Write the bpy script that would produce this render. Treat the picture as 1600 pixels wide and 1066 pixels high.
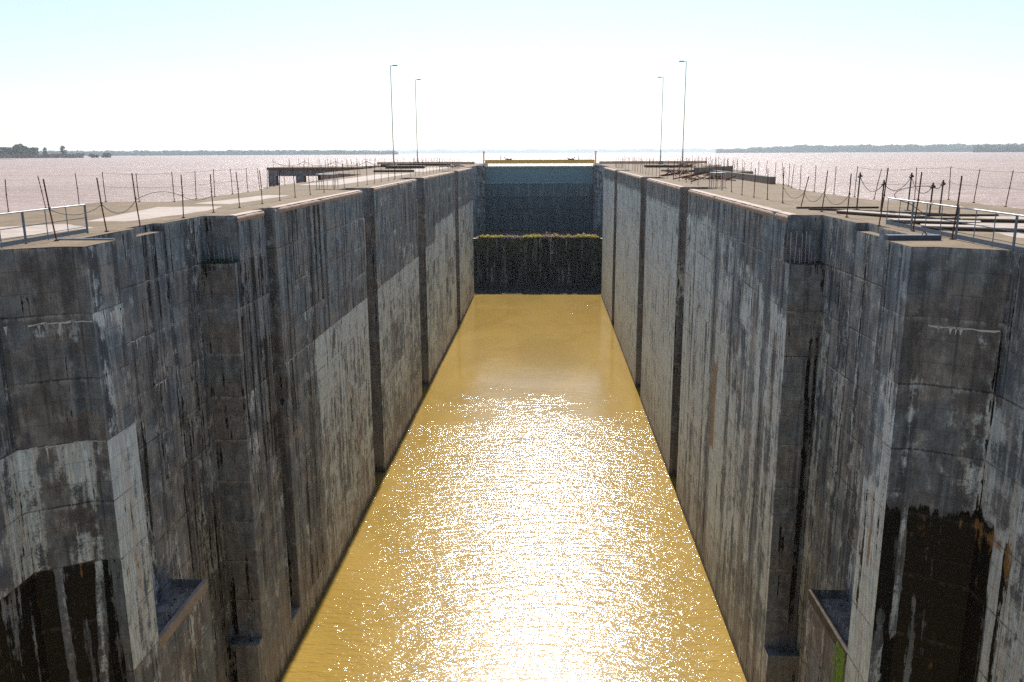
import bpy, math, random
import numpy as np
from mathutils import Vector, Matrix
from mathutils.geometry import tessellate_polygon

for o in list(bpy.data.objects): bpy.data.objects.remove(o, do_unlink=True)
S = bpy.context.scene
R = math.radians
XL, XR, D = -14.0, 10.63, 24.48          # chamber wall planes, deck level; chamber water is z = 0
XC = (XL + XR) / 2
LIFT = 2.07                              # height of one concrete pour
LAKE = 20.5
HALF = (XR - XL) / 2

# ---------------------------------------------------------------- camera
cam_d = bpy.data.cameras.new('camera'); cam = bpy.data.objects.new('camera', cam_d)
S.collection.objects.link(cam)
pitch, yaw, roll = R(12.65), R(2.38), R(.245)
F = Vector((-math.sin(yaw)*math.cos(pitch), math.cos(yaw)*math.cos(pitch), -math.sin(pitch)))
R0 = Vector((math.cos(yaw), math.sin(yaw), 0)); U0 = R0.cross(F)
Rv = math.cos(roll)*R0 - math.sin(roll)*U0; Uv = math.cos(roll)*U0 + math.sin(roll)*R0
M = Matrix((Rv, Uv, -F)).transposed().to_4x4(); M.translation = Vector((0, 0, 27.2))
cam.matrix_world = M
cam_d.sensor_width = 36; cam_d.lens = 36*1310/1600
cam_d.clip_start = .3; cam_d.clip_end = 80000
S.camera = cam

# ---------------------------------------------------------------- sky and sun
SUN_EL, SUN_AZ = 43.3, -.5              # azimuth measured from +Y towards +X
w = bpy.data.worlds.new('World'); S.world = w; w.use_nodes = True
nt = w.node_tree; nt.nodes.clear()
sky = nt.nodes.new('ShaderNodeTexSky'); sky.sky_type = 'NISHITA'; sky.sun_disc = False
sky.sun_elevation = R(SUN_EL); sky.sun_rotation = R(SUN_AZ)
sky.altitude = 30; sky.air_density = 1.0; sky.dust_density = .35; sky.ozone_density = 2.0
bg = nt.nodes.new('ShaderNodeBackground'); bg.inputs['Strength'].default_value = .054
wo = nt.nodes.new('ShaderNodeOutputWorld')
tint = nt.nodes.new('ShaderNodeMix'); tint.data_type = 'RGBA'; tint.blend_type = 'MULTIPLY'; tint.inputs[0].default_value = 1
tint.inputs[7].default_value = (.95, 1.0, 1.0, 1)       # the photograph's cool white balance
nt.links.new(sky.outputs[0], tint.inputs[6]); hs = nt.nodes.new('ShaderNodeHueSaturation'); hs.inputs['Saturation'].default_value = .72
nt.links.new(tint.outputs[2], hs.inputs['Color']); nt.links.new(hs.outputs[0], bg.inputs[0]); nt.links.new(bg.outputs[0], wo.inputs[0])
sd = bpy.data.lights.new('sun', 'SUN'); sun = bpy.data.objects.new('sun', sd); S.collection.objects.link(sun)
sd.energy = 3.2; sd.angle = R(.53); sd.color = (1, .96, .92)
tosun = Vector((math.sin(R(SUN_AZ))*math.cos(R(SUN_EL)), math.cos(R(SUN_AZ))*math.cos(R(SUN_EL)), math.sin(R(SUN_EL))))
sun.rotation_euler = tosun.to_track_quat('Z', 'Y').to_euler(); sun.location = (0, 60, 80)
S.view_settings.view_transform = 'Standard'; S.view_settings.look = 'None'
S.view_settings.exposure = 1.28; S.view_settings.gamma = 1
S.render.engine = 'CYCLES'; S.cycles.max_bounces = 8; S.cycles.diffuse_bounces = 4
S.cycles.use_denoising = False; S.cycles.denoising_input_passes = 'RGB_ALBEDO_NORMAL'; S.cycles.denoising_prefilter = 'NONE'

# ---------------------------------------------------------------- helpers
COL = S.collection
def tag(o, label=None, cat=None, group=None, kind=None):
    if label: o['label'] = label
    if cat: o['category'] = cat
    if group: o['group'] = group
    if kind: o['kind'] = kind
    return o
def empty(name, loc, label, cat, group=None):
    o = bpy.data.objects.new(name, None); COL.objects.link(o); o.location = loc; o.empty_display_size = .3
    return tag(o, label, cat, group)
class MB:
    """collects shapes; build() links them as ONE mesh object"""
    def __init__(s): s.v = []; s.f = []
    def add(s, vs, fs):
        n = len(s.v); s.v += [tuple(v) for v in vs]; s.f += [tuple(i+n for i in f) for f in fs]; return s
    def box(s, x0, x1, y0, y1, z0, z1, b=0.0):
        if b <= 0:
            return s.add([(x0,y0,z0),(x1,y0,z0),(x1,y1,z0),(x0,y1,z0),(x0,y0,z1),(x1,y0,z1),(x1,y1,z1),(x0,y1,z1)],
                     [(0,3,2,1),(4,5,6,7),(0,1,5,4),(1,2,6,5),(2,3,7,6),(3,0,4,7)])
        vs = []                                            # chamfered upper rim
        for z, k in ((z0,0),(z1-b,0),(z1,b)):
            vs += [(x0+k,y0+k,z),(x1-k,y0+k,z),(x1-k,y1-k,z),(x0+k,y1-k,z)]
        fs = [(0,3,2,1),(8,9,10,11)]
        for r in (0,4):
            for i in range(4): fs.append((r+i, r+(i+1)%4, r+4+(i+1)%4, r+4+i))
        return s.add(vs, fs)
    def obox(s, c, ax, L, W, z0, z1):
        """box centred at c=(x,y), long axis at angle ax"""
        ca, sa = math.cos(ax), math.sin(ax); p = []
        for a, b in ((-1,-1),(1,-1),(1,1),(-1,1)):
            x, y = a*L/2, b*W/2; p.append((c[0]+x*ca-y*sa, c[1]+x*sa+y*ca))
        return s.add([(*q, z0) for q in p]+[(*q, z1) for q in p],
                     [(0,3,2,1),(4,5,6,7),(0,1,5,4),(1,2,6,5),(2,3,7,6),(3,0,4,7)])
    def tube(s, pts, r, n=6, r1=None):
        pts = [Vector(p) for p in pts]; r1 = r if r1 is None else r1; N = len(pts); vs = []; fs = []
        for i, p in enumerate(pts):
            t = (pts[min(i+1,N-1)]-pts[max(i-1,0)]).normalized()
            a = t.cross(Vector((0,0,1)) if abs(t.z) < .9 else Vector((1,0,0))).normalized(); b = t.cross(a)
            rr = r+(r1-r)*i/max(1,N-1)
            for k in range(n):
                g = 2*math.pi*k/n; vs.append(p+a*rr*math.cos(g)+b*rr*math.sin(g))
        for i in range(N-1):
            for k in range(n):
                fs.append((i*n+k, i*n+(k+1)%n, (i+1)*n+(k+1)%n, (i+1)*n+k))
        fs.append(tuple(range(n-1,-1,-1))); fs.append(tuple((N-1)*n+k for k in range(n)))
        return s.add(vs, fs)
    def build(s, name, mat, parent=None, smooth=False, offset=None):
        me = bpy.data.meshes.new(name); vs = s.v
        if parent is not None and offset is None:
            l = parent.location; offset = (l.x, l.y, l.z)
            if parent.parent is not None: l = parent.parent.location; offset = tuple(offset[i]+l[i] for i in range(3))
        if offset: vs = [(a-offset[0], b-offset[1], c-offset[2]) for a, b, c in vs]
        me.from_pydata(vs, [], s.f); me.update()
        if smooth: me.polygons.foreach_set('use_smooth', [True]*len(me.polygons))
        if mat: me.materials.append(mat)
        o = bpy.data.objects.new(name, me); COL.objects.link(o)
        if parent is not None: o.parent = parent
        return o
def hsh(*a):
    v = 0
    for i, x in enumerate(a): v = v + np.asarray(x, float)*(12.9898+37.719*i)
    q = np.sin(v)*43758.5453
    return q-np.floor(q)
def sst(a, b, x):
    t = np.clip((x-a)/(b-a), 0, 1); return t*t*(3-2*t)

# ---------------------------------------------------------------- materials
class NT:
    def __init__(s, name):
        s.m = bpy.data.materials.new(name); s.m.use_nodes = True; s.t = s.m.node_tree; s.t.nodes.clear()
        s.out = s.t.nodes.new('ShaderNodeOutputMaterial'); s.bs = s.t.nodes.new('ShaderNodeBsdfPrincipled')
        s.t.links.new(s.bs.outputs[0], s.out.inputs[0])
        g = s.t.nodes.new('ShaderNodeNewGeometry'); s.P = g.outputs['Position']; s.N = g.outputs['Normal']
    def put(s, sock, v):
        if isinstance(v, bpy.types.NodeSocket): s.t.links.new(v, sock)
        elif isinstance(v, tuple) and len(v) == 3 and sock.type == 'RGBA': sock.default_value = (*v, 1)
        else: sock.default_value = v
    def math(s, op, a, b=0.0, c=0.0, clamp=False):
        n = s.t.nodes.new('ShaderNodeMath'); n.operation = op; n.use_clamp = clamp
        s.put(n.inputs[0], a); s.put(n.inputs[1], b); s.put(n.inputs[2], c); return n.outputs[0]
    def mul(s, a, b): return s.math('MULTIPLY', a, b)
    def add(s, a, b): return s.math('ADD', a, b)
    def vmul(s, v, k):
        n = s.t.nodes.new('ShaderNodeVectorMath'); n.operation = 'MULTIPLY'; s.put(n.inputs[0], v); n.inputs[1].default_value = k
        return n.outputs[0]
    def vadd(s, v, k):
        n = s.t.nodes.new('ShaderNodeVectorMath'); n.operation = 'ADD'; s.put(n.inputs[0], v); s.put(n.inputs[1], k)
        return n.outputs[0]
    def sep(s, v):
        n = s.t.nodes.new('ShaderNodeSeparateXYZ'); s.put(n.inputs[0], v); return n.outputs
    def noise(s, scale, k=(1,1,1), detail=3, rough=.55, dist=0, vec=None, color=False):
        n = s.t.nodes.new('ShaderNodeTexNoise'); n.inputs['Scale'].default_value = scale
        n.inputs['Detail'].default_value = detail; n.inputs['Roughness'].default_value = rough
        n.inputs['Distortion'].default_value = dist
        s.put(n.inputs['Vector'], s.vmul(s.P if vec is None else vec, k)); return n.outputs['Color' if color else 'Fac']
    def ramp(s, x, a, b, lo=0.0, hi=1.0):
        n = s.t.nodes.new('ShaderNodeMapRange'); n.interpolation_type = 'SMOOTHSTEP'; n.clamp = True
        s.put(n.inputs['Value'], x); s.put(n.inputs['From Min'], a); s.put(n.inputs['From Max'], b)
        s.put(n.inputs['To Min'], lo); s.put(n.inputs['To Max'], hi); return n.outputs[0]
    def mix(s, f, a, b, mode='MIX'):
        n = s.t.nodes.new('ShaderNodeMix'); n.data_type = 'RGBA'; n.blend_type = mode
        s.put(n.inputs[0], f); s.put(n.inputs[6], a); s.put(n.inputs[7], b); return n.outputs[2]
    def bump(s, h, strength=.5, dist=.05, normal=None):
        n = s.t.nodes.new('ShaderNodeBump'); s.put(n.inputs['Strength'], strength); s.put(n.inputs['Distance'], dist)
        s.put(n.inputs['Height'], h)
        if normal is not None: s.put(n.inputs['Normal'], normal)
        s.t.links.new(n.outputs[0], s.bs.inputs['Normal']); return n.outputs[0]
    def set(s, **k):
        for a, v in k.items(): s.put(s.bs.inputs[{'color':'Base Color','rough':'Roughness','metal':'Metallic','ior':'IOR','spec':'Specular IOR Level'}[a]], v)
        return s.m

def mat_concrete():
    n = NT('stained_concrete')
    at = n.t.nodes.new('ShaderNodeAttribute'); at.attribute_name = 'stain'
    c = n.t.nodes.new('ShaderNodeSeparateColor'); n.t.links.new(at.outputs['Color'], c.inputs[0])
    W, K, B = c.outputs[0], c.outputs[1], c.outputs[2]; A = at.outputs['Alpha']
    x, y, z = n.sep(n.P)
    st1 = n.noise(1.0, (1.6,1.6,.05), 3, .6)             # broad run-off bands
    st2 = n.noise(1.0, (3.6,3.6,.17), 5, .62)                # narrow streaks
    st3 = n.noise(1.0, (12,12,1.1), 3, .6)
    blot = n.noise(1.0, (.8,.8,.8), 5, .65)
    fine = n.noise(1.0, (14,14,14), 4, .7)
    patch = n.noise(1.0, (2.2,2.2,1.5), 4, .7)
    # base concrete, dark weathered
    col = n.mix(n.ramp(blot, .42, .60), (.085,.092,.102), (.175,.172,.168))
    col = n.mix(n.ramp(st2, .49, .63, 0, .5), col, (.33,.32,.305))
    col = n.mix(n.ramp(st1, .49, .56, 0, .85), col, (.030,.034,.042))
    col = n.mix(n.ramp(patch, .55, .68, 0, .5), col, (.36,.345,.33))
    # warm brown film
    col = n.mix(n.mul(A, n.ramp(st2, .35, .65, .45, .95)), col, n.mix(n.ramp(patch, .38, .62), (.078,.066,.062), (.155,.140,.132)))
    # cool and warm weathering, changing from pour to pour
    wn = n.noise(1, (.35,.35,.45), 3, .6); col = n.mix(1.0, col, n.mix(n.ramp(wn, .42, .58), (1.58,1.84,2.04), (1.76,1.76,1.76)), 'MULTIPLY')
    # lime efflorescence
    e = n.add(W, n.mul(n.add(st2, -.5), 1.45)); e = n.add(e, n.mul(n.add(blot, -.5), 1.1)); e = n.add(e, n.mul(n.add(st1, -.5), 1.6))
    e = n.add(e, n.mul(n.add(patch, -.5), 1.1)); e = n.add(e, n.mul(n.add(fine, -.5), .6))
    we = n.ramp(e, .40, .72)
    wc = n.mix(n.ramp(st3, .38, .62), (.52,.60,.63), (.80,.88,.90))
    wc = n.mix(n.ramp(st2, .50, .60, 0, .45), wc, (.55,.47,.38))
    col = n.mix(n.mul(we, .92), col, wc)
    # dark runs cutting through the lime
    dk = n.ramp(n.add(K, n.add(n.mul(n.add(st2, -.5), 2.6), n.add(n.mul(n.add(st1, -.5), 1.3), n.mul(n.add(patch, -.5), 1.3)))), .46, .66)
    col = n.mix(dk, col, n.mix(n.ramp(fine, .4, .7), (.004,.004,.004), (.018,.014,.010)))
    # rust / ochre
    rb = n.ramp(n.add(B, n.add(n.mul(n.add(st2, -.5), 1.6), n.mul(n.add(patch, -.5), 1.4))), .50, .74)
    col = n.mix(n.mul(rb, .85), col, (.33,.18,.065))
    # pour joints (about every two metres) and faint board marks between them
    wob = n.mul(n.add(n.noise(1.0, (2.5,2.5,2.5), 4, .7), -.5), .10)
    zz = n.add(n.math('SUBTRACT', D, z), wob)
    fr = n.math('FRACT', n.math('DIVIDE', zz, LIFT)); d = n.math('MULTIPLY', n.math('MINIMUM', fr, n.math('SUBTRACT', 1.0, fr)), LIFT)
    gate = n.ramp(n.noise(1.0, (.35,.35,.5), 3), .42, .62)
    jd = n.mul(n.ramp(d, .010, .045, 1, 0), n.mul(gate, n.ramp(st3, .35, .55)))
    jl = n.mul(n.ramp(fr, .0, .09, 1, 0), n.ramp(st2, .46, .58))
    nk = n.math('SUBTRACT', 1.0, n.mul(dk, .85)); jl = n.mul(jl, nk); jd = n.mul(jd, nk)
    col = n.mix(n.mul(jl, .6), col, (.5,.49,.47))
    col = n.mix(n.mul(jd, .75), col, (.03,.028,.028))
    fb = n.math('FRACT', n.math('DIVIDE', zz, LIFT/3)); bd = n.ramp(n.math('MINIMUM', fb, n.math('SUBTRACT', 1.0, fb)), .01, .035, 1, 0)
    col = n.mix(n.mul(bd, .30), col, (.05,.05,.05))
    # vertical form joints
    vv = n.math('FRACT', n.math('DIVIDE', n.add(n.add(x, y), 0.0), 3.5)); vd = n.ramp(n.math('MINIMUM', vv, n.math('SUBTRACT', 1.0, vv)), .004, .012, 1, 0)
    col = n.mix(n.mul(n.mul(vd, .5), gate), col, (.035,.035,.037))
    col = n.mix(n.ramp(fine, .60, .75, 0, .5), col, (.03,.03,.03))
    silt_bounce = n.mul(n.ramp(n.add(z, n.mul(n.add(patch, -.5), 5)), 5.5, .5, 0, .5), n.math('SUBTRACT', 1.0, dk)); col = n.mix(silt_bounce, col, n.mix(n.ramp(st2, .42, .58), (.30,.25,.20), (.46,.40,.33)))  # tan wall foot: silt stain with the water's warm bounce put into the colour
    wet = n.ramp(n.add(z, n.mul(n.add(st2, -.5), 2.2)), .25, .75, 1, 0); col = n.mix(n.mul(wet, .7), col, (.045,.038,.028))
    col = n.mix(1.0, col, n.mix(n.ramp(n.noise(1, (34,34,1.6), 3, .65), .3, .7), (.84,.84,.84), (1.14,1.14,1.14)), 'MULTIPLY')
    h = n.add(n.mul(fine, .35), n.add(n.mul(patch, .5), n.mul(st3, .25)))
    h = n.add(h, n.mul(jd, -1.0)); h = n.add(h, n.mul(vd, -.5)); h = n.add(h, n.mul(bd, -.15))
    n.bump(h, .7, .035)
    return n.set(color=col, rough=n.ramp(K, .4, .9, .85, .62), spec=.3)

def mat_deck():
    n = NT('worn_deck_concrete')
    a = n.noise(1, (.25,.6,.5), 5, .65); b = n.noise(1, (3,3,3), 5, .7); f = n.noise(1, (30,30,30), 3, .7); s = n.noise(1, (1.4,.12,1), 4, .6)
    col = n.mix(n.ramp(a, .35, .65), (.215,.165,.11), (.30,.235,.165))
    col = n.mix(n.ramp(s, .45, .7, 0, .5), col, (.18,.135,.09))
    col = n.mix(n.ramp(b, .52, .66, 0, .55), col, (.13,.10,.075))
    ck = n.noise(1, (.9,.9,.9), 6, .75, 1.5); col = n.mix(n.ramp(n.math('ABSOLUTE', n.add(ck, -.5)), .003, .012, .7, 0), col, (.06,.045,.035))
    col = n.mix(n.ramp(f, .6, .75, 0, .5), col, (.13,.11,.09))
    x, y, z = n.sep(n.P)
    jj = n.math('FRACT', n.math('DIVIDE', y, 7.5)); jd = n.ramp(n.math('MINIMUM', jj, n.math('SUBTRACT', 1.0, jj)), .002, .006, 1, 0)
    col = n.mix(n.mul(jd, .8), col, (.06,.05,.04))
    col = n.mix(1.0, col, (.72,.66,.57), 'MULTIPLY')
    n.bump(n.add(n.mul(b, .6), f), .4, .02)
    return n.set(color=col, rough=.9, spec=.25)

def mat_simple(name, c1, c2, scale=6, k=(1,1,1), rough=.8, metal=0, bump=.3, spec=.4, c3=None):
    n = NT(name); a = n.noise(scale, k, 5, .65); b = n.noise(scale*6, k, 4, .7)
    col = n.mix(n.ramp(a, .35, .65), c1, c2)
    if c3: col = n.mix(n.ramp(b, .55, .72, 0, .7), col, c3)
    else: col = n.mix(n.ramp(b, .6, .8, 0, .35), col, tuple(v*.5 for v in c1))
    n.bump(b, bump, .01)
    return n.set(color=col, rough=rough, metal=metal, spec=spec)

def mat_chamber_water():
    n = NT('muddy_chamber_water'); x, y, z = n.sep(n.P)
    silt_bounce = n.noise(1, (.10,.05,1), 4, .6, 1.2)
    col = n.mix(n.ramp(silt_bounce, .35, .65), (.285,.180,.030), (.335,.215,.044))
    wob = n.mul(n.add(n.noise(1, (.10,.16,1), 5, .7), -.5), 62)
    m = n.ramp(n.add(y, wob), 106, 76)                       # wind-ruffled near half
    fx = n.mul(n.ramp(n.math('ABSOLUTE', n.add(x, -6.5)), 1.5, 6, 1, 0), n.ramp(n.math('ABSOLUTE', n.add(n.add(y, wob), -151)), 2, 12, 1, 0))
    m2 = n.add(n.mul(m, .95), n.add(n.mul(fx, .6), .05))
    a = n.noise(1.0, (.55,2.3,1), 2, .5, .3); b = n.noise(1.0, (2.6,8,1), 2, .5, .2); c = n.noise(1, (9,20,1), 1, .5)
    h = n.add(n.add(n.mul(a, .48), n.mul(b, .19)), n.mul(c, .05))
    n.bump(h, m2, .20)
    n.bs.inputs['Coat Weight'].default_value = .3; n.bs.inputs['Coat Roughness'].default_value = .2; n.bs.inputs['Coat IOR'].default_value = 1.35
    return n.set(color=col, rough=.10, ior=1.333, spec=1.0)

def mat_lake():
    n = NT('lake_water'); x, y, z = n.sep(n.P)
    silt_bounce = n.noise(1, (.010,.02,1), 5, .6, 1.0)
    col = n.mix(n.ramp(silt_bounce, .35, .65), (.30,.19,.145), (.36,.24,.19))
    a = n.noise(1.0, (.35,.75,1), 4, .6, .4); b = n.noise(1.0, (1.6,2.8,1), 3, .6, .3); c = n.noise(1, (.05,.11,1), 3, .6)
    h = n.add(n.add(n.mul(a, 1.0), n.mul(b, .28)), n.mul(c, 2.0))
    n.bump(h, 1.0, .8)
    return n.set(color=col, rough=.30, ior=1.333, spec=.22)

CONC = mat_concrete(); DECK = mat_deck()
COPE = mat_simple('pink_granolithic_coping', (.33,.23,.175), (.42,.31,.25), 1.2, rough=.8, c3=(.15,.11,.085))
RUST = mat_simple('rusty_steel', (.085,.028,.016), (.16,.055,.028), 12, rough=.85, spec=.3)
REDP = mat_simple('red_lead_steel', (.22,.045,.03), (.12,.04,.025), 9, rough=.8)
BLUE = mat_simple('blue_grey_paint', (.11,.15,.20), (.155,.20,.26), 5, rough=.45, bump=.1, c3=(.14,.13,.13))
GALV = mat_simple('galvanised_steel', (.36,.38,.40), (.48,.50,.52), 4, rough=.4, metal=.6, bump=.1)
YEL = mat_simple('orange_yellow_paint', (.92,.52,.09), (.95,.60,.14), 1.5, rough=.5, c3=(.30,.14,.05))
STEEL = mat_simple('dark_blue_channel_steel', (.05,.07,.10), (.08,.10,.14), 5, rough=.5)
PALE = mat_simple('pale_slab', (.31,.25,.20), (.39,.325,.28), 1.2, rough=.85, c3=(.14,.11,.08))
CABLE = mat_simple('weathered_cable', (.05,.04,.035), (.10,.075,.06), 8, rough=.9)
TIMB = mat_simple('dark_wet_timber', (.05,.038,.03), (.10,.075,.055), 3, rough=.85)
REBAR = mat_simple('bare_bar', (.42,.38,.36), (.55,.50,.47), 9, rough=.6)
LEAF = mat_simple('foliage', (.06,.095,.05), (.10,.12,.07), .4, rough=.8, bump=0, c3=(.05,.075,.04))
LEAFD = mat_simple('bare_thicket', (.11,.08,.075), (.14,.11,.09), .4, rough=.9, bump=0)
BARK = mat_simple('bark', (.10,.08,.065), (.15,.12,.1), 3, rough=.9)
MOSS = mat_simple('moss', (.13,.28,.03), (.26,.38,.05), 5, rough=.95)
YPLANT = mat_simple('yellow_green_weed', (.62,.58,.05), (.70,.66,.12), 2, rough=.9)
DRIFT = mat_simple('dry_reed_litter', (.50,.36,.26), (.66,.54,.42), 2, rough=.95, c3=(.2,.13,.08))
def translucent(mat, f):
    t = mat.node_tree; bs = next(n for n in t.nodes if n.type == 'BSDF_PRINCIPLED'); out = next(n for n in t.nodes if n.type == 'OUTPUT_MATERIAL')
    tr = t.nodes.new('ShaderNodeBsdfTranslucent'); mx_ = t.nodes.new('ShaderNodeMixShader'); mx_.inputs[0].default_value = f
    t.links.new(bs.inputs['Base Color'].links[0].from_socket, tr.inputs[0]); t.links.new(bs.outputs[0], mx_.inputs[1]); t.links.new(tr.outputs[0], mx_.inputs[2]); t.links.new(mx_.outputs[0], out.inputs[0])
translucent(YPLANT, .55); translucent(DRIFT, .45); translucent(LEAF, .35)
def mat_gate():
    n = NT('gate_plate'); x, y, z = n.sep(n.P)
    st = n.noise(1, (2.2,2.2,.12), 4, .65); b = n.noise(1, (.7,.7,1.2), 5, .7); f = n.noise(1, (5,5,3), 4, .7)
    top = n.mix(n.ramp(b, .35, .65), (.17,.30,.37), (.20,.34,.41))
    top = n.mix(n.mul(n.ramp(f, .56, .62), n.ramp(b, .5, .62)), top, (.09,.06,.05))
    low = n.mix(n.ramp(st, .45, .66), (.085,.15,.19), (.21,.26,.285))
    low = n.mix(n.ramp(st, .56, .66, 0, .7), low, (.30,.33,.34))
    low = n.mix(n.ramp(z, 17.4, 17.6, .35, 0), low, (.02,.035,.05))
    col = n.mix(n.ramp(z, 20.4, 20.55), low, top)
    n.bump(f, .2, .02)
    return n.set(color=col, rough=.55, spec=.4)
GATE = mat_gate()

# ---------------------------------------------------------------- lock walls
def paint(side, kind, X, Y, Z):
    """stain amounts: lime, black algae, rust, warm film. side -1 left, +1 right"""
    k = np.floor((D-Z)/LIFT + 1e-6); pj = np.floor(Y/3.5)
    W = np.zeros_like(X); K = np.zeros_like(X); B = np.zeros_like(X); A = np.zeros_like(X)+.25
    fr = (D-Z)/LIFT-k                                        # 0 at a joint, 1 just above the next
    h1 = hsh(k, pj, side*3.1); h2 = hsh(k+7, pj*1.3, side*1.7)
    if kind == 'chamber' and side < 0:
        W += .08+.20*h1*(1-.5*fr)+.22*(h2 > .82)*(1-fr)
        K += .16*(hsh(k, pj*.5, 4.4) > .7)
        low = sst(17, 6, Z)
        W += .16*low
        s = (Y < 64.3)&(Y > 49.25)&(Z < 16.2); W = np.where(s, .42+.42*np.exp(-(16.2-Z)/4)+.22*h1+.3*np.exp(-((Y-50.6)/1.5)**2)*(Z > 9.99), W)
        s = (Y < 49.25)&(Z < 16.2); W = np.where(s, .20+.18*h1+.25*(h2 > .7)*np.exp(-(16.2-Z)/1.5), W)
        s = (Y > 59.8)&(Y < 64.3); W = np.where(s&(Z < 22.41), W+.22*np.exp(-np.mod(22.41-Z, 2*LIFT)/1.3), W)
        s = (Y > 66)&(Y < 91.3)&(Z < 18.4); W = np.where(s, .30+.2*h1, W)
        s = (Y > 66)&(Y < 91.3)&(Z < 16.2); W = np.where(s, .56+.30*h1-.02*(16.2-Z), W)
        s = (Y > 95)&(Y < 106)&(Z < 16.3); W = np.where(s, .50+.35*h1, W)
        s = (Y >= 106)&(Y < 130)&(Z < 18.3); W = np.where(s, .48+.40*h2, W)
        s = (Y >= 132)&(Z < 18.3); W = np.where(s, .5+.35*h1, W)
        W += np.where(Y > 66, .14*(h2-.4)*(1-fr), 0)
        K += .16+.18*sst(60, 40, Y)*sst(6, 16, Z)
        A += .45*sst(8, 2, Z)+.2*h2
        B += .55*((Y > 58.5)&(Y < 60)&(Z < 9.99)&(Z > 4)) + .25*(h1 > .9)*(Z < 12)
    elif kind == 'chamber':
        zp = np.interp(Y, [36, 40, 44, 50, 56, 62], [19.6, 20.6, 21.3, 22.2, 23.0, 22.7])
        W += .05
        W = np.where(Z < zp, .70+.2*(h1-.5)+.10*sst(60, 75, Y), W+.25*sst(1.5, 0, Z-zp))
        W = np.where((Z < 16.3)&(Y > 44), W+.10+.15*h2, W)
        W -= .18*sst(8, 3, Z)
        for yc, wd, am, zt in ((52.6,.8,.75,23),(47.6,.55,.6,23),(46.2,.3,.5,20),(42.4,.45,.55,20),(40.3,.5,.7,22),(38.5,.28,.5,19),(58.8,.4,.4,16.5),(55.0,.35,.6,16.2),(44.6,.3,.5,18),(60.6,.25,.5,22)):
            g = np.exp(-((Y-yc)/wd)**2)*(Z < zt); W -= 1.0*am*g; K += .14*am*g
        W = np.where((Y > 40)&(Y < 50)&(Z > 14.4), W-.10, W)
        K += .15+.16*sst(64, 75, Y)*(h1 > .55)
        A += .5*sst(9, 3, Z)+.15*h2-.2
        B += 1.0*((Y > 51.0)&(Y < 52.2)&(Z < 14.3)&(Z > 8.5)) + .25*(h2 > .92)*(Z < 12)
        B += .25*np.exp(-((Y-63.9)/.4)**2)*(Z < 17)
        W += np.where(Y > 66, .16*(h2-.5)*(1-fr), 0)
    elif kind == 'recess':
        if side < 0:
            W += .20+.14*h1; W += .18*((Z < 12)&(Y < 32.5)) + .10*np.exp(-((Y-36.6)/.7)**2)
            K += .20+.1*h2; A += .2*h2
        else:
            W += .36+.10*h1-.16*sst(20, 24, Z); K += .16
            for yc, wd in ((35.1,.25),(33.0,.3),(31.6,.3)): W -= .3*np.exp(-((Y-yc)/wd)**2)
            W += .15*np.exp(-((Y-36.4)/.5)**2)
    elif kind == 'pillar':
        A[:] = .95; W += .12; K += .22
        if side > 0: K += .38*np.exp(-((X-11.9)/.28)**2)*sst(2, 8, Z)
        else: K += .30*np.exp(-((X+15.3)/.25)**2)*sst(14, 4, Z)
        K += .2*sst(1.2, 0, 22.4-Z)
    elif kind == 'slot':
        A[:] = .95; W += .02+.08*h1; K += .15
        W += np.where((Y < 69)&(Z < 18.3)&(side > 0)&(Z > 14), .45, 0)
    elif kind == 'nibside':                                  # faces the chamber, beside the camera end
        if side < 0:
            W += .22; W = np.where(Z < 22.41, .28+.4*np.exp(-(22.41-Z)/.45), W)
            W = np.where(Z < 20.3, .38, W); W = np.where(Z < 18.27, .92, W)
            W = np.where(Z < 14.13, .62+.25*np.exp(-((Y-25.1)/.25)**2), W); W = np.where(Z < 10, .42, W)
            B += .35*((Z < 14.13)&(Z > 12.4)); K += .16
        else:
            W += .18; W = np.where(Z < 20.5, .62-.5*np.exp(-((Y-26.6)/.35)**2), W)
            W = np.where(Z < 16.3, .95, W); K += .14+.5*np.exp(-((Y-26.3)/.18)**2)*((Z < 16.3)&(Z > 12))
            B += .75*np.exp(-((Y-25.8)/.16)**2)*((Z < 16.3)&(Z > 14))
        A[:] = .15
    elif kind == 'nibface':                                  # faces the camera
        A[:] = .9; W -= .18; K += .04
        crack = 22.2
        W = np.where((Z < crack)&(Z > crack-.5), .30, W)
        if side < 0:
            W = np.where(Z < 18.27, .60+.1*h1-.35*np.exp(-((X+14.15)/.25)**2)-.30*np.exp(-((X+15.6)/.3)**2), W)
            W = np.where(Z < 17.0, W-.24, W)
            black = Z < 14.13
            W = np.where(black, .12+.6*np.exp(-((X+14.75+.05*(14-Z))/.14)**2)*(Z > 8)+.5*np.exp(-((X+15.75)/.12)**2), W)
            K = np.where(black, .92-.35*sst(-14.5, -14.1, X)-1.2*np.exp(-((X+14.75+.05*(14-Z))/.10)**2)*(Z > 8)-.9*np.exp(-((X+15.75)/.10)**2)-.7*np.exp(-((X+15.25)/.06)**2)*(Z<12.5), K)
            B = np.where(black, .30*np.exp(-(14.13-Z)/.7)+.35*np.exp(-((X+15.2)/.1)**2)*(Z > 12.5), B)
        else:
            W = np.where((Z < 20.4)&(Z > 16.2), .30, W)
            black = Z < 16.25
            W = np.where(black, .12+.65*np.exp(-((X-11.25)/.10)**2)*(Z > 12)+.45*sst(11.6, 11.1, X)*(Z < 12), W)
            K = np.where(black, .98-.5*sst(11.5, 10.9, X)*(Z < 12.8)-1.3*np.exp(-((X-11.25)/.09)**2)*(Z > 12)-.8*np.exp(-((X-11.7)/.05)**2)*(Z < 13.5), K)
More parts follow.
